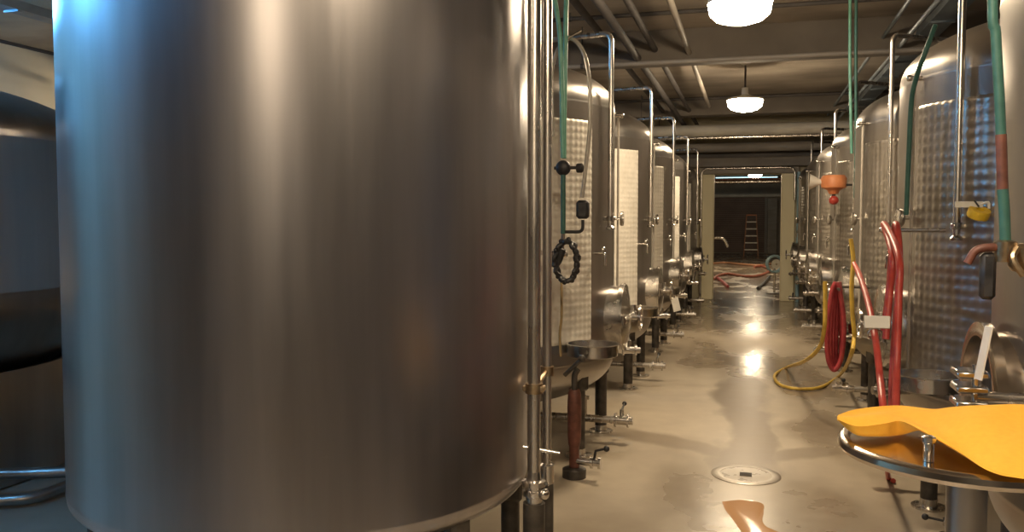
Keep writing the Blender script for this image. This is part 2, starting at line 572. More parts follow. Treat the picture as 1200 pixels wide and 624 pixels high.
def head_profile(R, depth, n=24, e=2.25):
    out = []
    for i in range(n + 1):
        t = (PI / 2) * i / n
        c, s = max(math.cos(t), 0) ** (2 / e), max(math.sin(t), 0) ** (2 / e)
        out.append((R * c, depth * s))
    return out


def shell_profile(R, z0, z1, dome, dish):
    lo = [(r, z0 - h) for r, h in head_profile(R, dish, e=2.0 if dish > .5 else 2.25)][::-1]
    hi = [(r, z1 + h) for r, h in head_profile(R, dome, e=2.0 if dish > .5 else 2.25)]
    mid = []
    for zz in (z0 + .015, z1 - .015):
        mid += [(R, zz - .012), (R + .0015, zz - .006), (R + .0015, zz + .006), (R, zz + .012)]
    return lo + mid + hi


def pol(r, a, z):
    return Vector((r * math.cos(a), r * math.sin(a), z))


def jacket_mesh(R, a0, a1, z0, z1, amp=1.0, step=.052):
    mb = MB()
    nu = max(4, int(R * abs(a1 - a0) / step))
    nv = max(4, int((z1 - z0) / step))
    K = 4
    NU, NV = nu * K, nv * K
    vs = []
    for j in range(NV + 1):
        for i in range(NU + 1):
            u, v = i / K, j / K
            edge = min(i, NU - i, j, NV - j)
            h = .003 + .008 * amp * (abs(math.sin(PI * u)) * abs(math.sin(PI * v))) ** .7
            if edge == 0:
                h = -.002
            a = a0 + (a1 - a0) * i / NU
            vs.append(pol(R + h, a, z0 + (z1 - z0) * j / NV))
    fs = []
    for j in range(NV):
        for i in range(NU):
            q = (j * (NU + 1) + i, j * (NU + 1) + i + 1, (j + 1) * (NU + 1) + i + 1, (j + 1) * (NU + 1) + i)
            fs.append(q if a1 > a0 else q[::-1])
    return mb.add(vs, fs)


def make_manway(root, R, z, r=.2, out=.06, door=True):
    """Round access door on the aisle face (local +X)."""
    c = (R - .03, 0, z)
    o = MB().lathe([(r - .02, 0), (r + .012, 0), (r + .012, out + .03), (r + .03, out + .03), (r + .03, out + .05), (r - .02, out + .05), (r - .02, 0)], 48, c, 'X').build('manway', M['steel'], root)
    if door:
        MB().lathe([(r + .022, out + .051), (r + .022, out + .062), (r * .8, out + .072), (r * .4, out + .088), (0, out + .092)], 48, c, 'X').build('manway_door', M['steel'], o)
        x = R - .03 + out + .09
        w = MB().torus((x + .07, 0, z), .075, .010, 'X', 28, 8)
        for k in range(3):
            a = PI / 2 + k * 2 * PI / 3
            w.cyl((x + .07, 0, z), (x + .07, .075 * math.cos(a), z + .075 * math.sin(a)), .007, 8)
        w.cyl((x - .01, 0, z), (x + .085, 0, z), .016, 12)
        w.build('handwheel', M['steel'], o)
        b = MB()
        b.box((x - .03, -.015 - r, z - .022), (x + .012, r + .06, z + .022), bev=.008)
        b.cyl((x - .012, r + .06, z - .06), (x - .012, r + .06, z + .06), .018, 12)
        b.cyl((x - .012, -r - .03, z - .03), (x - .012, -r - .03, z + .03), .014, 12)
        b.build('door_arm', M['pipe'], o)
    return o


def butterfly_valve(root, p, d, r=.028, handle_dir=(0, 0, 1)):
    """Valve body on a pipe at p with axis d; a lever with a ball end."""
    p, d, hd = Vector(p), Vector(d).normalized(), Vector(handle_dir).normalized()
    v = MB()
    v.lathe([(0, -.075), (r, -.075), (r, -.05), (r * 1.7, -.05), (r * 1.7, -.036), (r * 1.15, -.034), (r * 1.15, .034), (r * 1.7, .036), (r * 1.7, .05), (r, .05), (r, .075), (0, .075)], 20, p, d)
    v.cyl(p, p + hd * (r + .045), .014, 12)
    o = v.build('drain_valve', M['steel'], root)
    h = MB()
    side = hd.cross(d).normalized()
    q = p + hd * (r + .04)
    h.tube([q, q + side * .05 + hd * .01, q + side * .12 + hd * .02], .007, 8)
    h.sphere(q + side * .125 + hd * .02, .016, 12)
    h.build('valve_handle', M['black'], o)
    return o


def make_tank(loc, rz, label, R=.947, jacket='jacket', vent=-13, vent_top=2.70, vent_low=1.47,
              big=False, manway=True, mz=.86, tray=-34, details=True, leg_angles=(-25, 20, 155, 205), z0=ZS0, z1=ZS1, dome=.34, dish=.34,
              group='tall steel wine tanks in two rows'):
    t = empty('wine_tank', loc, rz, label, 'tank', group)
    MB().lathe(shell_profile(R, z0, z1, dome, dish), 128).build('shell', M['tank_big'] if big else M['tank'], t, angle=60)
    if jacket:
        for s in (1, -1):
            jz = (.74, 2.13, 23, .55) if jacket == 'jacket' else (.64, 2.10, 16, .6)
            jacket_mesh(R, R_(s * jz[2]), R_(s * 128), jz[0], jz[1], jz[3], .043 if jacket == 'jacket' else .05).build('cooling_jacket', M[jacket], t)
    for k in leg_angles:
        a = R_(k)
        p = pol(R * .925, a, 0)
        zt = z0 - .02
        l = MB()
        l.tube([(p.x, p.y, .012), (p.x, p.y, zt - .12)], .042, 14)
        q = pol(R * .955, a, 0)
        l.box((p.x - .05, p.y - .05, zt - .16), (p.x + .05, p.y + .05, zt + .06), Matrix.Rotation(a, 3, 'Z'), .015)
        lo = l.build('leg', M['darksteel'], t)
        MB().lathe([(0, 0), (.085, 0), (.085, .010), (.045, .014), (.043, .05), (0, .05)], 24, (p.x, p.y, 0)).build('foot_plate', M['pipe'], lo)
    # lid and nozzle on the dome
    MB().lathe([(0, 0), (.2, 0), (.2, .05), (.215, .055), (.215, .08), (.12, .1), (0, .105)], 36, (0, 0, z1 + dome - .03)).build('top_hatch', M['steel'], t)
    if vent is not None:
        a = R_(vent)
        v = MB()
        v.tube(bend([pol(.42, a, z1 + dome - .06), pol(.42, a, vent_top), pol(R + .045, a, vent_top), pol(R + .045, a, vent_low)], .06), .0175, 12)
        vo = v.build('vent_pipe', M['pipe'], t)
        c = MB()
        c.box((R - .005, -.014, -.012), (R + .075, .014, .012), None, .004)
        m = Matrix.Rotation(a, 4, 'Z')
        for i in range(len(c.v)):
            c.v[i] = m @ c.v[i] + Vector((0, 0, vent_low + .05))
        c.lathe([(.0178, -.016), (.026, -.016), (.026, .016), (.0178, .016)], 16, pol(R + .045, a, vent_low + .05))
        c.lathe([(.0178, -.02), (.03, -.02), (.03, -.008), (.022, .0), (.0178, .004)], 16, pol(R + .045, a, vent_low))
        c.build('pipe_clamp', M['steel'], vo)
    if manway:
        make_manway(t, R, mz)
    if details:
        # bottom outlet pipe reaching the aisle with a tee and a valve
        zo = .16
        op = MB()
        op.tube(bend([(0, 0, z0 - dish + .03), (0, 0, zo), (R + .02, 0, zo)], .08), .026, 12)
        op.tube([(R * .8, 0, zo), (R * .8, 0, zo + .13)], .022, 12)
        op.lathe([(.02, 0), (.036, 0), (.036, .02), (0, .024)], 16, (R * .8, 0, zo + .13))
        op.build('outlet_pipe', M['pipe'], t)
        butterfly_valve(t, (R + .07, 0, zo), (1, 0, 0))
        # racking valve a little higher
        rp = MB()
        q0, q1 = pol(R - .04, R_(14), .60), pol(R + .05, R_(14), .60)
        rp.tube([q0, q1], .022, 12)
        rp.build('racking_port', M['pipe'], t)
        butterfly_valve(t, pol(R + .115, R_(14), .60), pol(1, R_(14), 0), .022, (0, 0, 1))
        # sample tap and thermometer dial
        sp = MB()
        a = R_(-20)
        sp.tube(bend([pol(R - .02, a, 1.30), pol(R + .07, a, 1.30), pol(R + .07, a, 1.22)], .02), .010, 10)
        sp.sphere(pol(R + .055, a, 1.325), .018, 12)
        sp.build('sample_tap', M['steel'], t)
        th = MB()
        a = R_(12)
        th.tube([pol(R - .02, a, 1.52), pol(R + .04, a, 1.52)], .010, 10)
        th.lathe([(0, 0), (.045, 0), (.05, .006), (.05, .022), (.042, .026), (0, .026)], 28, pol(R + .04, a, 1.52), pol(1, a, 0))
        th.build('thermometer', M['steel'], t)
        # hose tray under the jacket
        tr = MB()
        a = R_(tray)
        tr.lathe([(0, 0), (.145, 0), (.152, .004), (.155, .07), (.163, .075), (.147, .075), (.143, .012), (0, .01)], 40, pol(R + .17, a, .69))
        tr.tube([pol(R - .03, a, .70), pol(R + .05, a, .70)], .014, 10)
        tr.build('drip_tray', M['steel'], t)
        # level sight tube with its two cocks
        st = MB()
        a = R_(17.5)
        st.tube([pol(R + .035, a, .70), pol(R + .035, a, 2.24)], .008, 8)
        so = st.build('sight_tube', M['clear'], t)
        for zz in (.70, 2.24):
            ck = MB()
            ck.tube([pol(R - .01, a, zz), pol(R + .06, a, zz)], .013, 10)
            ck.sphere(pol(R + .062, a, zz), .017, 10)
            ck.build('gauge_cock', M['steel'], so)
    return t


LY = [3.305, 5.69, 7.97, 10.25, 12.53, 14.81]
LX, LR = -1.84, .947
make_tank((LX, LY[0], 0), 0, 'huge brushed steel tank close to the camera, filling half the picture', LR, False, None, big=True, manway=False, details=False, z0=.44, z1=2.72, dome=.26, dish=.16)
tankL = make_tank((LX, LY[1], 0), 0, 'steel tank just behind the huge near tank, teal hoses hanging at its pale jacket', LR)
lab = [None, None,
       'second steel tank behind the huge near tank, narrow bright jacket stripe showing',
       'third steel tank behind the huge near tank, beside the white hanging tag',
       'fourth steel tank behind the huge near tank, mostly hidden in its row',
       'last steel tank before the cream door post, on the huge near tank\'s side']
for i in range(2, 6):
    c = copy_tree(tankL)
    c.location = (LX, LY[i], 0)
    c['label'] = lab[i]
RX, RR = 1.77, .98
RY = [3.10, 5.15, 7.27, 9.40, 11.5, 13.6, 15.72]
labr = ['steel tank behind the yellow cloth, cut off by the edge of the picture',
        'dimpled steel tank with the thick red hoses hung at its aisle side',
        'steel tank with bright shoulder behind the one with thick red hoses',
        'steel tank with the orange and white funnel hung on its pipe',
        'fifth tank of the red hose row, bright spot on its shoulder',
        'sixth tank of the red hose row, almost hidden by pipes',
        'last tank of the red hose row, beside the light blue pipe']
tA = make_tank((RX, RY[0], 0), PI, labr[0], RR, False, None, manway=False, details=False)
tankR = make_tank((RX, RY[1], 0), PI, labr[1], RR, 'dimple', vent=37, vent_top=2.83, vent_low=1.43, mz=.92, tray=36)
for i in range(2, 7):
    c = copy_tree(tankR)
    c.location = (RX, RY[i], 0)
    c['label'] = labr[i]

# dark bulging tank of the next row, at the picture's edge
t2 = make_tank((-5.28, 3.85, 0), 0, 'dark bulging tank partly hidden behind the huge near tank, cream wall above', 1.42, False, None, manway=False, details=False,
               z0=1.10, z1=1.98, dome=.42, dish=.80, group=None, leg_angles=(100, 170, 240))
make_tank((-5.28, 7.15, 0), 0, 'added tank behind the bulging tank, darkening the gap under it', 1.42, False, None, manway=False, details=False,  # extra tank, added to cover the bright floor and darken the gap
          z0=1.10, z1=1.80, dome=.40, dish=.80, group=None, leg_angles=(100, 170, 240))
MB().lathe([(1.28, .012), (1.28, .66), (1.25, .66), (1.25, .012), (1.28, .012)], 72).build('added_skirt', M['tank'], t2)  # skirt added so the space below the dish stays dark
for pix, z, l in ((((-60, 558), (0, 556), (40, 555), (95, 552)), .15, 'upper of two steel pipes running low along the floor under the bulging tank'),
                  (((-60, 592), (0, 587), (45, 582), (95, 562)), .045, 'lower of two steel pipes on the floor under the bulging tank')):
    o = empty('floor_pipe', at(*pix[0], z=0), 0, l, 'pipe')
    pp = [at(x, y, z=z) - o.location for x, y in pix]
    MB().tube(pp, .032, 14, smooth=5).build('pipe_run', M['tank'], o)
    for q in (pp[0].lerp(pp[1], .5), pp[-1]):
        MB().cyl((q.x, q.y, .002), (q.x, q.y, q.z), .022, 10).build('pipe_stand', M['darksteel'], o)

# ---- near tank's own fittings: double riser pipe
rp0 = at(626, 400, Y=3.32)
rp1 = at(641, 400, Y=3.56)
rz = empty('riser_pipe', (rp0.x, rp0.y, 0), 0, 'tall double steel riser pipe beside the huge near tank', 'pipe')
MB().cyl((0, 0, .02), (0, 0, ZC - .003), .026, 20).build('pipe', M['pipe'], rz)
q = rp1 - rp0
q.z = 0
MB().cyl((q.x, q.y, .02), (q.x, q.y, ZC - .003), .02, 18).build('pipe', M['pipe'], rz)
z455 = at(622, 455, Y=3.32).z
cl = MB().lathe([(.0262, -.02), (.036, -.02), (.036, .02), (.0262, .02)], 24, (0, 0, z455))
cl.lathe([(.0202, -.02), (.03, -.02), (.03, .02), (.0202, .02)], 24, (q.x, q.y, z455 + .03))
cl.box((-.045, -.02, z455 - .012), (.045, .02, z455 + .012), None, .004)
cl.tube([(0, 0, z455), (q.x, q.y, z455 + .03)], .012, 8)
tag(cl.build('pipe_clamp', M['brass'], rz), 'brass coloured pipe clamp')
z572 = at(622, 572, Y=3.32).z
cp = MB().lathe([(.026, -.06), (.034, -.06), (.034, -.03), (.046, -.028), (.046, -.008), (.036, -.006), (.036, .01), (.048, .012), (.048, .032), (.03, .036), (.026, .07)], 28, (0, 0, z572))
MB().lathe([(.0205, -.05), (.032, -.05), (.032, .03), (.0205, .04)], 24, (q.x, q.y, z572)).build('coupling', M['steel'], rz)
cp.sphere((.045, -.02, z572 - .015), .024, 14)
cp.cyl((-.055, 0, z572 + .02), (.06, 0, z572 + .02), .008, 8)
cp.build('coupling', M['steel'], rz)
cp = MB().cyl((0, 0, .0), (0, 0, z572 - .06), .045, 24)
cp.lathe([(0, 0), (.075, 0), (.075, .012), (.045, .016)], 24)
cp.build('base_sleeve', M['darksteel'], rz)
cp = MB().cyl((q.x, q.y, 0), (q.x, q.y, z572 - .05), .03, 20)
cp.build('base_sleeve', M['darksteel'], rz)
st = at(598, 528, Y=3.3)
tp = MB()
tp.cyl(Vector((-.046, .0, st.z + .012)), Vector((.10, .03, st.z - .012)), .008, 10)
tp.build('tap_rod', M['steel'], rz)

# ------------------------------------------------------------------ hoses and fittings at the second tank
YH = 4.62
def P(x, y, Y=YH):
    return at(x, y, Y=Y)


# teal pair from ceiling down to the valve
z0 = P(651, 0)
tag(MB().tube([Vector((P(650, -10).x - .03, YH, ZC - .003)), P(646, -30), P(651, 5), P(656, 40), P(658, 90), P(659, 150), P(660, 185)], .0135, 10, smooth=6).build('teal_hose', M['teal']),
    'slacker teal hose, bowed, hanging from the ceiling beside the riser pipe', 'hose', None)
tag(MB().tube([Vector((P(664, -10).x, YH + .03, ZC - .003)), P(664, -20, YH + .03), P(663, 30, YH + .03), P(662, 90, YH + .03), P(661, 150, YH + .03), P(661, 186, YH + .035)], .0135, 10, smooth=6).build('teal_hose', M['teal']),
    'straight teal hose hanging from the ceiling, touching the clear hose arch', 'hose', None)
# valve block the teal hoses end in, with pipe, elbow and black grip
vb = P(660, 197)
o = empty('gas_valve', vb, 0, 'black round gas valve on a thin pipe below the teal hoses', 'valve')
MB().sphere((0, 0, 0), .043, 20, (1, .7, 1)).build('valve_body', M['black'], o)
MB().cyl((-.05, 0, 0), (.09, 0, 0), .009, 10).lathe([(0, 0), (.022, 0), (.026, .006), (.026, .03), (.02, .036), (0, .036)], 16, (.075, 0, -.002), 'X').build('valve_knob', M['black'], o)
b0 = P(660, 272) - vb
MB().tube([(0, 0, -.03), (b0.x, 0, b0.z - .01)], .014, 12).build('down_pipe', M['darkteal'], o)
e = P(683, 262) - vb
MB().tube(bend([(b0.x, 0, b0.z), (e.x, 0, b0.z), (e.x, 0, e.z + .02)], .03), .009, 10).build('elbow_pipe', M['black'], o)
e2 = P(683, 246) - vb
MB().box((e2.x - .035, -.025, e2.z - .05), (e2.x + .035, .025, e2.z + .052), None, .014).build('grip', M['black'], o)
b3 = P(654, 298) - vb
mb = MB().box((b3.x - .05, -.03, b3.z - .02), (b3.x + .05, .03, b3.z + .018), None, .008)
mb.tube([(b3.x + .02, .0, b3.z), (b0.x, 0, b0.z)], .012, 8)
tip = Vector((LX, LY[1], b3.z + vb.z)) - (vb + Vector((b3.x, 0, 0)))
tip.z = 0
dist = math.hypot(tip.x, tip.y) - LR - .018
tip = tip.normalized() * dist
mb.tube([(b3.x, 0, b3.z), (b3.x + tip.x, tip.y, b3.z)], .014, 10)
mb.build('bracket', M['steel'], o)
# clear hose arch
tag(MB().tube([P(648, 160, 4.78), P(646, 95, 4.78), P(652, 62, 4.74), P(668, 45, 4.70), P(684, 62, 4.68), P(691, 100, 4.66), P(691, 150, 4.66), P(686, 200, 4.65), P(682, 232, 4.645)], .0115, 10, smooth=7).build('clear_hose', M['clear']),
    'clear plastic hose arching beside the teal hoses down to the black grip', 'hose')
tag(MB().tube([P(668, 43, 4.66), P(681, 36, 4.66)], .006, 8).tube([P(668, 43, 4.66), P(664, 46, 4.66)], .008, 8).build('hose_hook', M['steel']), 'small metal hook holding up the clear hose arch', 'hook')
# black braided cable coil
ring = []
cc = P(664, 306, 4.48)
for k in range(61):
    a = 2 * PI * k / 60
    ring.append((cc + Vector((.060 * math.cos(a) + .006 * math.sin(9 * a), .012 * math.sin(9 * a), .112 * math.sin(a) + .006 * math.cos(9 * a)))))
mb = MB().tube(ring, .013, 8)
ring = [(cc + Vector((.058 * math.cos(a) - .006 * math.sin(9 * a), -.012 * math.sin(9 * a) - .012, .106 * math.sin(a) - .004))) for a in [2 * PI * k / 60 for k in range(61)]]
mb.tube(ring, .012, 8)
mb.tube([P(641, 304, 4.50), P(652, 309, 4.49), P(659, 292, 4.48)], .022, 8, smooth=4)
tag(mb.build('hanging_cable', M['black']), 'black cable coil hanging below the gas valve against the pale jacket', 'cable')
tag(MB().tube([P(658, 330, 4.72), P(658, 372, 4.72), P(656, 392, 4.72), P(657, 418, 4.74)], .008, 8, smooth=5).build('thin_hose', M['sight']), 'thin amber hose hanging down the pale jacket below the cable coil', 'hose')

# white hanging tag between the far tanks
tp = at(792, 356, X=-.72)
o = empty('hanging_tag', tp, R_(20), 'white tag hanging from a valve among the far tanks', 'tag')
MB().box((-.038, -.003, -.08), (.038, .003, .06), Matrix.Rotation(R_(-14), 3, 'Y'), .002).build('card', M['white'], o)
MB().tube([(-.01, 0, .055), (-.03, .0, .14)], .004, 6).build('string', M['black'], o)

# standing brown wrapped column and floor valve by the front leg of the second tank
bp = at(668, 552, z=0)
o = empty('floor_valve', (bp.x + .05, bp.y - .12, 0), 0, 'floor valve stand with red brown wrap under the tank behind the riser pipe', 'valve')
zt = 1.5 - .7 * .95
MB().lathe([(0, 0), (.07, 0), (.07, .05), (.05, .06), (0, .06)], 20).build('base', M['darksteel'], o)
MB().lathe([(.03, .05), (.03, .18), (.036, .2), (.04, .25), (.042, .42), (.038, .5), (.03, .52), (0, .52)], 20).build('wrap', M['rust'], o)
mb = MB().tube(bend([(0, 0, .1), (.09, -.02, .1), (.14, -.02, .1)], .03), .022, 12)
mb.lathe([(0, -.03), (.035, -.03), (.035, -.015), (.02, -.012), (.02, .012), (.035, .015), (.035, .03), (0, .03)], 18, (.13, -.02, .1), 'X')
mb.build('valve_body', M['steel'], o)
mb = MB().tube([(.12, -.02, .11), (.13, -.02, .17), (.19, -.03, .19)], .008, 8)
mb.sphere((.195, -.03, .19), .018, 12)
mb.build('valve_handle', M['black'], o)
mb = MB().tube([(0, 0, .5), (0, 0, .60), (.02, 0, .64)], .018, 10, smooth=3).tube([(-.06, 0, .60), (.04, -.01, .70)], .013, 8).sphere((.045, -.01, .705), .022, 12)
mb.build('lever', M['darksteel'], o)

# ------------------------------------------------------------------ right-hand row extras
# thick red hoses hung at the dimpled tank
def hose(name, material, pts, r, label, cat='hose', group=None, sm=7):
    return tag(MB().tube(pts, r, 10, smooth=sm).build(name, material), label, cat, group)


XR = .68
hk = at(1049, 270, X=XR)
peg = RX - math.sqrt(RR ** 2 - (RY[1] - hk.y) ** 2) - XR - .10
o = empty('hose_hanger', hk, 0, 'steel peg holding the thick red hoses on the dimpled tank', 'hook')
MB().cyl((-.06, 0, 0), (peg, 0, 0), .010, 10).sphere((-.06, 0, 0), .015, 10).build('peg', M['steel'], o)
for k, (dy, l) in enumerate(((-.03, 'thick red hose hung on the peg, nearer strand of two'), (.03, 'thick red hose hung on the peg, farther strand of two'))):
    x = XR - .003 - .045 * k
    pts = [at(1036 + 2 * k, 388 + 10 * k, X=x - .03), at(1042 + k, 340, X=x - .01), at(1045 + k, 300, X=x), Vector((x, hk.y + dy - .01, hk.z + .03)),
           at(1054 - k, 300, X=x), at(1052 + k, 350, X=x - .01), at(1047 + 4 * k, 420, X=x - .02), at(1045 + 5 * k, 470, X=x - .04), at(1046 + 5 * k, 505, X=x - .05)]
    hose('red_hose', M['red'], pts, .0165, l)
# pale plate strapped to the slanting red hose
pc = at(1025, 392, X=.50)
o = empty('hose_mount', pc, 0, 'small pale plate strapped to the slanting single red hose', 'clip')
tn = (at(1031, 440, X=.50) - at(1016, 350, X=.52)).normalized()
MB().torus((0, 0, 0), .0265, .004, tn, 28, 8).build('strap', M['steel'], o)
nn = Vector((0, tn.z, -tn.y)).normalized()
nn = nn if nn.z > 0 else -nn
pl = nn * .058
MB().box((-.045, pl.y - .005, pl.z - .026), (.055, pl.y + .005, pl.z + .026), None, .003).cyl(nn * .031, nn * .050, .006, 8).build('plate', M['white'], o)

# long red hose down to floor
hose('red_hose', M['red'], [at(1001, 309, Y=6.0), at(1007, 322, X=.56), at(1016, 350, X=.52), at(1025, 392, X=.50), at(1031, 440, X=.50), at(1037, 500, X=.50), at(1041, 560, z=.02), at(1047, 564, z=.02)], .014, 'single red hose slanting from the yellow hose end down to the floor')
# red coil hung further on
for k in range(4):
    YK = 6.52 + .045 * k
    w = 9.5 - 2.2 * k
    cx = 979.5 + 1.2 * k
    pix = [(cx, 331), (cx - w * .5, 343), (cx - w, 380), (cx - w * .9 - 1, 418), (cx - w * .2, 434 - 3 * k), (cx + w * .7, 418), (cx + w, 380), (cx + w * .5, 343), (cx, 331)]
    hose('red_hose_loop', M['darkred'], [at(px, py, Y=YK) for px, py in pix], .017, ('dark red hose loop, outermost of the coil hung beside the yellow hose', 'dark red hose loop, second in the coil beside the yellow hose', 'dark red hose loop, third in the coil beside the yellow hose', 'dark red hose loop, innermost of the coil beside the yellow hose')[k])
hb = at(981, 338, Y=6.59)
o = empty('hose_rack', hb, 0, 'steel bar rack carrying the dark red hose coil', 'rack')
MB().tube([(0, -.14, 0), (0, .16, 0)], .011, 10).build('bar', M['darksteel'], o)
rx = RX - math.sqrt(RR ** 2 - (RY[2] - hb.y - .15) ** 2) - hb.x - .10
MB().tube([(0, .15, 0), (rx, .15, 0)], .011, 8).build('bracket', M['darksteel'], o)
# yellow hose
yl = [at(967, 330, Y=6.3), at(967, 360, Y=6.3), at(966, 385, Y=6.3), at(960, 408, Y=6.5), at(942, 424, Y=7.0)]
yl += [at(922, 431, z=.02), at(908, 440, z=.02), at(914, 451, z=.02), at(935, 456, z=.02), at(962, 454, z=.02), at(984, 440, z=.03)]
yl += [at(996, 420, Y=6.3), at(1001, 395, Y=6.2), at(999, 368, Y=6.2), at(998, 335, Y=6.2), at(1000, 305, Y=6.2), at(997, 280, Y=6.2)]
hose('yellow_hose', M['yellow_hose'], yl, .0145, 'yellow hose looping over the floor and up beside the red coil')

# teal hoses on the right side
hose('teal_hose', M['teal'], [Vector((at(996, 0, Y=8.0).x, 8.0, ZC - .003)), at(996, 40, Y=8.0), at(996, 80, Y=8.0), at(997, 130, Y=8.0), at(998, 180, Y=8.05)], .013, 'pale teal hose dropping from the ceiling in front of the white shouldered tank', sm=5)
hose('teal_hose', M['darkteal'], [Vector((at(1003, 0, Y=7.9).x, 7.9, ZC - .003)), at(1003, 45, Y=7.9), at(1003, 90, Y=7.9), at(1003, 160, Y=7.95), at(1002, 232, Y=8.0)], .013, 'darker teal hose dropping from the ceiling next to the pale teal one', sm=5)
hose('teal_hose', M['darkteal'], [at(1096, 30, Y=4.55), at(1084, 62, Y=4.5), at(1074, 90, X=.765), at(1068, 120, X=.755), at(1065, 180, X=.755), at(1062, 252, X=.755)], .012, 'dark teal hose running down the shoulder of the dimpled tank', sm=6)
YA = 2.62
thp = [Vector((at(1163, 0, Y=YA).x, YA, ZC - .003)), at(1164, -40, Y=YA), at(1167, 40, Y=YA), at(1171, 110, Y=YA), at(1173, 158, Y=YA)]
o = empty('teal_hose', thp[-1], 0, 'thick dark teal hose with a red section in front of the cut off tank', 'hose')
rel = lambda L: [p - thp[-1] for p in L]
MB().tube(rel(thp), .0135, 12, smooth=6).build('upper_hose', M['darkteal'], o)
MB().tube(rel([thp[-1], at(1174, 190, Y=YA), at(1175, 222, Y=YA)]), .0145, 12, smooth=4).build('red_section', M['rust'], o)
MB().tube(rel([at(1175, 222, Y=YA), at(1177, 250, Y=YA), at(1178, 282, Y=YA)]), .0145, 12, smooth=4).build('lower_hose', M['darkteal'], o)
# tap group where that hose ends
tg_ = at(1178, 290, Y=YA)
toA = Vector((RX - tg_.x, RY[0] - tg_.y, 0))
toA = toA.normalized() * (toA.length - RR - .022)
o = empty('tap_manifold', tg_, 0, 'brown tap manifold with a black grip at the end of the thick teal hose', 'tap')
mb = MB().lathe([(0, -.04), (.026, -.04), (.03, -.02), (.03, .015), (.02, .02), (0, .02)], 16)
mb.tube([(0, 0, -.01), (toA.x, toA.y, -.02)], .018, 12)
mb.build('tap_body', M['brass'], o)
mb = MB().tube([(0, 0, -.005), (-.04, -.01, 0), (-.075, -.01, -.01), (-.095, -.01, -.045)], .011, 10, smooth=4)
tag(mb.build('spout', M['rust'], o), 'red brown spout')
MB().box((-.062, -.016, -.145), (-.022, .016, -.015), None, .010).build('grip', M['black'], o)
mb = MB().lathe([(0, -.045), (.035, -.045), (.045, -.03), (.045, .02), (.03, .03), (0, .032)], 20, (.05, -.01, -.02))
mb.tube([(.02, -.04, 0), (.005, -.055, -.03), (.03, -.06, -.075)], .009, 8, smooth=4)
mb.build('regulator', M['brass'], o)

# low ball-handled valve on the floor by the dimpled tank's leg
q = at(1112, 622, z=.03)
o = empty('ball_valve', (q.x, q.y, 0), 0, 'low floor valve with a black ball handle under the round steel table', 'valve')
MB().lathe([(0, 0), (.045, 0), (.045, .01), (.02, .014), (.02, .05), (.028, .052), (.028, .085), (0, .09)], 18).build('valve_body', M['steel'], o)
MB().tube([(0, 0, .07), (-.10, 0, .085)], .006, 8).sphere((-.105, 0, .086), .016, 12).build('valve_handle', M['black'], o)

# pipe tag and yellow tape on the near vent pipe
q = at(1133, 240, Y=4.44)
o = empty('pipe_tag', q, R_(5), 'white tag strip fixed to the vertical pipe in front of the dimpled tank', 'tag')
MB().box((-.062, -.034, -.014), (.06, -.031, .014), None, .001).build('strip', M['white'], o)
MB().tube([(.05, -.03, .0), (.08, -.035, .01), (.085, -.035, -.02)], .006, 8, smooth=3).build('clip', M['white'], o)
q = at(1147, 250, Y=4.40)
o = empty('tape_roll', q, R_(-15), 'small yellow and black roll hanging beside the white pipe tag', 'tape')
MB().lathe([(.018, -.02), (.046, -.02), (.048, -.012), (.048, .012), (.046, .02), (.018, .02), (.018, -.02)], 24, (0, 0, 0), (.3, -.35, .9)).build('roll', M['yellow'], o)
MB().lathe([(0, -.026), (.03, -.026), (.03, -.021), (0, -.021)], 20, (0, 0, 0), (.3, -.35, .9)).build('core', M['black'], o)
MB().tube([(0, 0, .03), (-.02, .0, .06)], .004, 6).build('loop', M['black'], o)

# open manway of the cut-off tank: deep collar and latch
o = empty('manway_frame', (.0, 0, 0), 0)
bpy.data.objects.remove(o)
a = R_(0)
mw = MB().lathe([(.20, 0), (.22, 0), (.22, .06), (.25, .065), (.25, .095), (.23, .10), (.205, .098), (.20, .0)], 56, (RR - .03, 0, .92), 'X').build('manway', M['lid'], tA)
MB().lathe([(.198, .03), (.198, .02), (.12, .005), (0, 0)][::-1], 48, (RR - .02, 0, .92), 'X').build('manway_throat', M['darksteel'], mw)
mb = MB()
for k in range(3):
    zz = .94 + .045 * k
    mb.box((RR + .10, .20, zz), (RR + .19, .30, zz + .022), None, .006)
mb.cyl((RR + .13, .27, .93), (RR + .13, .27, 1.07), .014, 12)
mb.cyl((RR - .03, .27, .97), (RR + .13, .27, .97), .02, 12)
mb.build('latch', M['steel'], mw)
# white strip leaning on collar
s0, s1 = at(1147, 445, X=.625), at(1160, 383, X=.645)
mb = MB()
w = Vector((.004, -.020, 0))
th = Vector((-.004, 0, 0))
n0 = [s0 - w, s0 + w, s1 + w, s1 - w]
mb.add(n0 + [p + th for p in n0], [(0, 1, 2, 3), (7, 6, 5, 4), (0, 4, 5, 1), (1, 5, 6, 2), (2, 6, 7, 3), (3, 7, 4, 0)])
tag(mb.build('plastic_strip', M['white'], None, False), 'white plastic strip leaning on the open round manway collar', 'strip')

# orange and white funnel on the riser of the fourth tank
q = at(977, 217, X=.74)
o = empty('funnel', q, R_(-20), 'orange funnel with white cone hung on a pipe far down the aisle', 'funnel')
MB().lathe([(0, -.075), (.03, -.07), (.045, -.04), (.085, -.02), (.09, .05), (.075, .075), (0, .08)], 24).build('cup', M['orange'], o)
MB().lathe([(.02, .06), (.025, .10), (.06, .16), (.065, .165), (.0, .15)], 24, (0, 0, .02), (-1, -.3, .05)).build('cone', M['white'], o)
MB().sphere((.01, -.03, -.12), .035, 14).build('red_cap', M['red'], o)
MB().tube([(0, 0, -.05), (.005, -.02, -.12)], .012, 8).tube([(.05, 0, 0), (.12, .03, 0)], .008, 8).build('holder', M['black'], o)
o.scale = (1.3, 1.3, 1.2)

# ------------------------------------------------------------------ steel table with cloth
TZ = .90
TR = .315
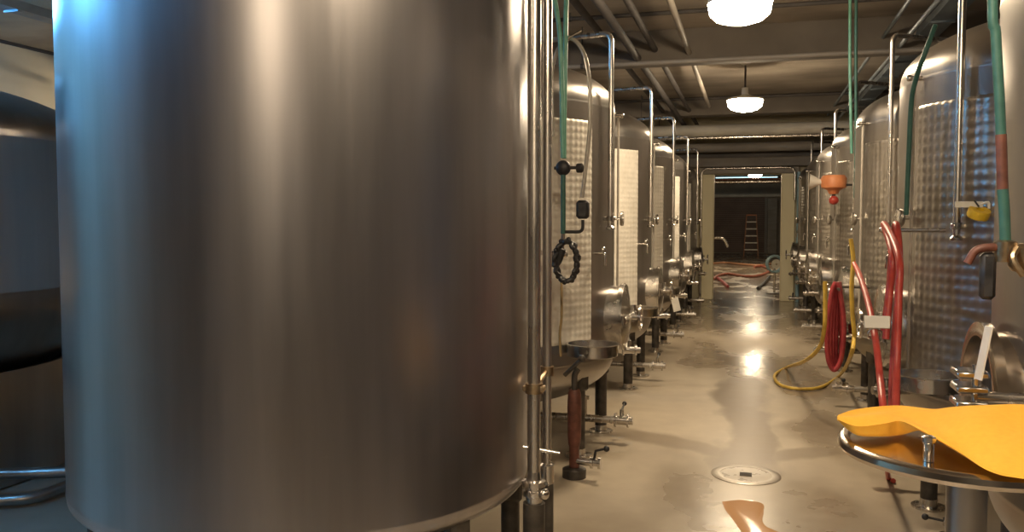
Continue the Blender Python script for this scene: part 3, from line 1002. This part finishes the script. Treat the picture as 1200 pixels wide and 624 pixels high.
# centre so that the rim's edge falls at the photo's places
kn = at(1088, 541, z=TZ)
tc = Vector((.567, 2.50, TZ))
o = empty('steel_table', (tc.x, tc.y, 0), 0, 'round polished steel table with thick rim and centre knob under the yellow cloth', 'table')
MB().lathe([(0, TZ - .02), (TR * .9, TZ - .02), (TR - .012, TZ - .03), (TR + .004, TZ - .026), (TR + .012, TZ - .014), (TR + .010, TZ), (TR - .002, TZ + .007), (TR - .016, TZ + .006), (TR - .022, TZ - .002), (TR * .55, TZ + .002), (0, TZ + .004)], 96).build('tabletop', M['lid'], o)
MB().lathe([(0, .0), (.013, 0), (.013, .045), (.017, .048), (.017, .06), (.010, .064), (0, .064)], 20, (kn.x - tc.x, kn.y - tc.y, TZ + .001)).build('centre_knob', M['steel'], o)
MB().lathe([(.0, .012), (.05, .012), (.05, TZ - .1), (.10, TZ - .045), (.16, TZ - .021), (0, TZ - .021)], 32).build('pedestal', M['tank'], o)
MB().lathe([(0, 0), (.2, 0), (.2, .012), (.06, .03), (.05, .06), (0, .06)], 40).build('foot', M['steel'], o)

# cloth: rows from front edge to back edge
front = [(981, 492, .055), (1005, 500, .045), (1035, 497, .052), (1056, 494, .058), (1080, 505, .062), (1105, 519, .050), (1130, 534, .036), (1152, 549, .026), (1172, 557, .022), (1195, 561, .020), (1215, 564, .020), (1228, 568, .020)]
back = [(982, 487, .062), (1000, 481, .062), (1030, 477, .065), (1055, 476, .066), (1075, 478, .068), (1095, 480, .072), (1112, 478, .085), (1135, 476, .10), (1160, 475, .11), (1185, 474, .115), (1206, 475, .115), (1222, 478, .11)]
front = [at(x, y, z=TZ + h) for x, y, h in front]
back = [at(x, y, z=TZ + h) for x, y, h in back]
under = [at(x, y, z=TZ + h) for x, y, h in [(992, 503, .030), (1006, 511, .018), (1035, 512, .016), (1057, 510, .016), (1082, 505, .050), (1106, 519, .040), (1131, 534, .027), (1153, 549, .018), (1173, 557, .015), (1196, 561, .014), (1215, 564, .014), (1228, 568, .014)]]
fr, bk, un = catmull(front, 6), catmull(back, 6), catmull(under, 6)
NU_ = 5
NV, NB = 22, 8
vs = [u_.lerp(f_, j / NU_) for j in range(NU_) for u_, f_ in zip(un, fr)]
for j in range(NV + NB + 1):
    v = min(1.0, j / NV)
    for i, (p, q) in enumerate(zip(fr, bk)):
        w = p.lerp(q, v)
        u = i / (len(fr) - 1)
        bump = .008 * math.sin(PI * v) * (math.sin(9 * u + 3 * v) + .5 * math.sin(17 * u - 5 * v + 1))
        w = w + Vector((0, 0, bump))
        if j > NV:      # the far side, falling behind the crest on to the table
            t = (j - NV) / NB
            drop = max(0.0, q.z - TZ - .035) * t * t * .9
            w = q + Vector((.01 * t, .055 * t, -drop))
        vs.append(w)
W = len(fr)
fs = [(j * W + i, j * W + i + 1, (j + 1) * W + i + 1, (j + 1) * W + i) for j in range(NU_ + NV + NB) for i in range(W - 1)]
co = MB().add(vs, fs).build('cloth', M['cloth'])
tag(co, 'yellow cloth thrown over the round steel table', 'cloth')
sm = co.modifiers.new('thickness', 'SOLIDIFY')
sm.thickness = .006
sm.offset = -1

# ------------------------------------------------------------------ ceiling services
def run(name, material, pts, r, label, cat='pipe', group=None, rad=.1, n=14, hang=False):
    if not hang:
        return tag(MB().tube(bend(pts, rad), r, n).build(name, material), label, cat, group)
    pts = [Vector(p) for p in pts]
    o = empty(name, pts[0], 0, label, cat, group)
    MB().tube(bend([p - pts[0] for p in pts], rad), r, n).build('pipe_run', material, o)
    d = pts[-1] - pts[0]
    k = max(2, int(d.length / 3.2))
    for i in range(k):
        p = d * ((i + .5) / k)
        top = ZC - pts[0].z
        h = MB().cyl(p + Vector((0, 0, r * .6)), (p.x, p.y, top), .008, 8)
        ax = d.normalized()
        h.lathe([(r * .98, -.015), (r + .006, -.015), (r + .006, .015), (r * .98, .015)], 20, p, ax)
        h.build('hanger', M['darkpipe'], o)
    return o


a = at(785, 0, z=3.25)
run('ceiling_pipe', M['header'], [(a.x, -4.9, 3.25), (a.x, 13.4, 3.25)], .028, 'pale ceiling pipe running along the aisle to the far end', n=16)
dark = [(735, 0, 3.3, .05, 'dark ceiling pipe beside the pale one'),
        (700, 0, 3.22, .06, 'thick dark ceiling pipe above the tank behind the riser pipe'),
        (672, 0, 3.3, .05, 'dark ceiling pipe just over the teal hoses')]
for x, y, z, r, l in dark:
    a = at(x, y, z=z)
    run('ceiling_pipe', M['darkpipe'], [(a.x, -1.0, z), (a.x, 16.5, z)], r * .65, l)
for x, y, z, r, l in ((1100, 0, 3.2, .022, 'thin blue grey conduit under the ceiling over the hose row'),
                      (1066, 0, 3.3, .018, 'thinnest blue grey conduit, on the lamp side of the tray')):
    a = at(x, y, z=z)
    run('ceiling_conduit', M['bluegrey'], [(a.x, 1.0, z), (a.x, 15.4, z)], r, l, n=10)
a = at(1128, 0, z=3.28)
mb = MB()
mb.box((a.x - .09, 1.0, 3.28), (a.x + .09, 15.0, 3.29))
mb.box((a.x - .10, 1.0, 3.28), (a.x - .09, 15.0, 3.35))
mb.box((a.x + .09, 1.0, 3.28), (a.x + .10, 15.0, 3.35))
for k in range(14):
    mb.box((a.x - .10, 1.4 + k, 3.262), (a.x + .10, 1.44 + k, 3.28))
tag(mb.build('cable_tray', M['bluegrey'], None, False), 'blue grey cable tray under the ceiling over the hose row', 'tray')
# crossing pipes
def cross(name, material, px, py, z, r, label, xa=-7.5, xb=4.1):
    a = at(px, py, z=z)
    return run(name, material, [(xa, a.y, z), (xb, a.y, z)], r, label, n=18, hang=True)


cross('cross_pipe', M['header'], 900, 67, 3.10, .022, 'thin bright pipe crossing under the first dark ceiling beam')
cross('cross_pipe', M['darkpipe'], 890, 8, 3.44, .02, 'thin dark conduit crossing the ceiling beside the first lamp')
cross('cross_pipe', M['darkpipe'], 890, 113, 3.43, .025, 'dark conduit crossing the ceiling behind the second lamp')
cross('cross_duct', M['duct'], 880, 152, 3.06, .105, 'fat pale duct crossing above the doorway')
cross('cross_pipe', M['pipe'], 880, 160.5, 2.80, .022, 'thin shiny pipe crossing just below the fat pale duct')
cross('cross_duct', M['header'], 880, 172, 2.88, .09, 'grey duct crossing below the thin shiny pipe')
# hook-shaped conduit round the doorway
a, b = at(823, 300, Y=YF - .14), at(930, 300, Y=YF - .14)
zt = at(880, 197, Y=YF - .19).z
run('door_conduit', M['pipe'], [(a.x - .03, YF - .19, .003), (a.x - .03, YF - .19, zt), (b.x, YF - .19, zt), (b.x, YF - .19, 1.9)], .022, 'thin grey conduit bent round the top of the doorway', rad=.14)
a = at(934.5, 300, Y=YF - .14)
run('wall_pipe', M['bluepipe'], [(a.x, YF - .19, .003), (a.x, YF - .19, 2.42)], .035, 'light blue upright pipe beside the cream door post')

# high left corner: trays and rail along the side aisle
for px, py, z, w, l in ((0, 8, 3.19, .07, 'lower blue grey tray over the side aisle beyond the huge near tank'), (0, -28, 3.25, .09, 'upper blue grey tray over the side aisle beyond the huge near tank')):
    a = at(px, py, z=z)
    mb = MB().box((a.x - w, a.y - 3, z), (a.x + w, a.y + 5, z + .012))
    mb.box((a.x - w - .01, a.y - 3, z), (a.x - w, a.y + 5, z + .07)).box((a.x + w, a.y - 3, z), (a.x + w + .01, a.y + 5, z + .07))
    for k in range(8):
        mb.box((a.x - w, a.y - 2.9 + k, z - .015), (a.x + w, a.y - 2.86 + k, z))
    tag(mb.build('cable_tray', M['bluegrey'], None, False), l, 'tray')
a = at(0, 48, z=3.05)
run('wall_rail', M['darkpipe'], [(a.x, a.y - 4, 3.05), (a.x, a.y + 5, 3.05)], .016, 'thin dark rail in front of the cream wall above the bulging tank', 'rail', n=8)

# ------------------------------------------------------------------ the room beyond
lb = at(880, 298, z=0)
lb.y = 38.5
lb.x = at(880, 298, Y=38.5).x
o = empty('stepladder', (lb.x, lb.y, 0), 0, 'stepladder with pale treads standing in the room beyond the doorway', 'ladder')
H = 1.78
for s in (-1, 1):
    MB().tube([(s * .30, -.25, 0), (s * .20, .0, H)], .026, 8).build('rail', M['tanhose'], o)
    MB().tube([(s * .30, .45, 0), (s * .19, .04, H - .03)], .018, 8).build('rear_leg', M['steel'], o)
for k in range(5):
    z = .28 + k * .3
    w = .29 - .1 * z / H
    y = -.25 + .25 * z / H
    MB().box((-w, y - .05, z - .022), (w, y + .05, z + .034), None, .006).build('tread', M['white'], o)
MB().box((-.22, -.06, H - .02), (.22, .1, H + .03), None, .01).build('cap', M['orange'], o)


def bhose(pix, material, label, r=.035):
    hose('floor_hose', material, [at(x, y, z=r + .004) for x, y in pix], r, label)


bhose([(836, 327), (842, 323), (853, 321), (868, 323), (884, 324), (898, 320), (902, 316), (893, 312), (884, 313)], M['tanred'], 'red brown hose curving across the floor just beyond the doorway')
bhose([(836, 309), (850, 308), (870, 310), (890, 311), (905, 309), (914, 306)], M['tanhose'], 'orange brown hose lying straight across the floor beyond the doorway')
bhose([(888, 338), (893, 334), (899, 328), (902, 324)], M['black'], 'short dark hose piece slanting on the floor behind the door post')
bhose([(841, 326), (848, 331), (853, 336)], M['darkred'], 'short dark red hose piece at the doorway floor')
# gooseneck pipe
gp = [at(833, 335, Y=19.0), at(833, 279, Y=19.0), at(848, 279, Y=19.0), at(853, 290, Y=19.0)]
gp[0] = Vector((gp[1].x, 19.0, .003))
run('gooseneck_pipe', M['pipe'], gp, .028, 'shiny gooseneck pipe bending out behind the cream door post', rad=.12)
# blue-white hose coil on stand
q = at(909, 340, z=0)
q = Vector((at(908, 300, Y=18.6).x, 18.6, 0))
o = empty('hose_reel', q, R_(20), 'pale blue hose coil on a small stand just beyond the doorway', 'reel')
mb = MB()
for k in range(4):
    mb.torus((0, -.05 + .032 * k, .62), .17 - .006 * (k % 2), .02, 'Y', 36, 8)
tag(mb.build('hose_coil', M['bluepipe'], o), 'pale blue coiled hose')
mb = MB().cyl((0, 0, .015), (0, 0, .62), .022, 12).cyl((0, -.1, .62), (0, .1, .62), .018, 12)
mb.build('stand', M['steel'], o)
MB().lathe([(0, 0), (.16, 0), (.16, .015), (.03, .025), (0, .025)], 24).build('base', M['darksteel'], o)
MB().lathe([(0, 0), (.10, 0), (.10, .01), (0, .01)], 28, (0, -.07, .62), (0, -1, 0)).build('hub', M['white'], o)
# pipes high in the far room
for y_, z, r, m_, l in ((33.0, 2.98, .06, 'pipe', 'steel pipe crossing high in the room beyond the doorway'), (35.0, 3.18, .05, 'rust', 'red brown pipe crossing high in the room beyond the doorway')):
    run('far_room_pipe', M[m_], [(-3.5, y_, z), (2.5, y_, z)], r, l, hang=True)

# ------------------------------------------------------------------ world and output look
w = bpy.data.worlds.new('world')
scene.world = w
w.use_nodes = True
w.node_tree.nodes['Background'].inputs[0].default_value = (.05, .045, .04, 1)
w.node_tree.nodes['Background'].inputs[1].default_value = .2
vs_ = scene.view_settings
vs_.view_transform = 'Standard'
vs_.look = 'None'
vs_.gamma = 1
vs_.use_curve_mapping = False
vs_.exposure = .52
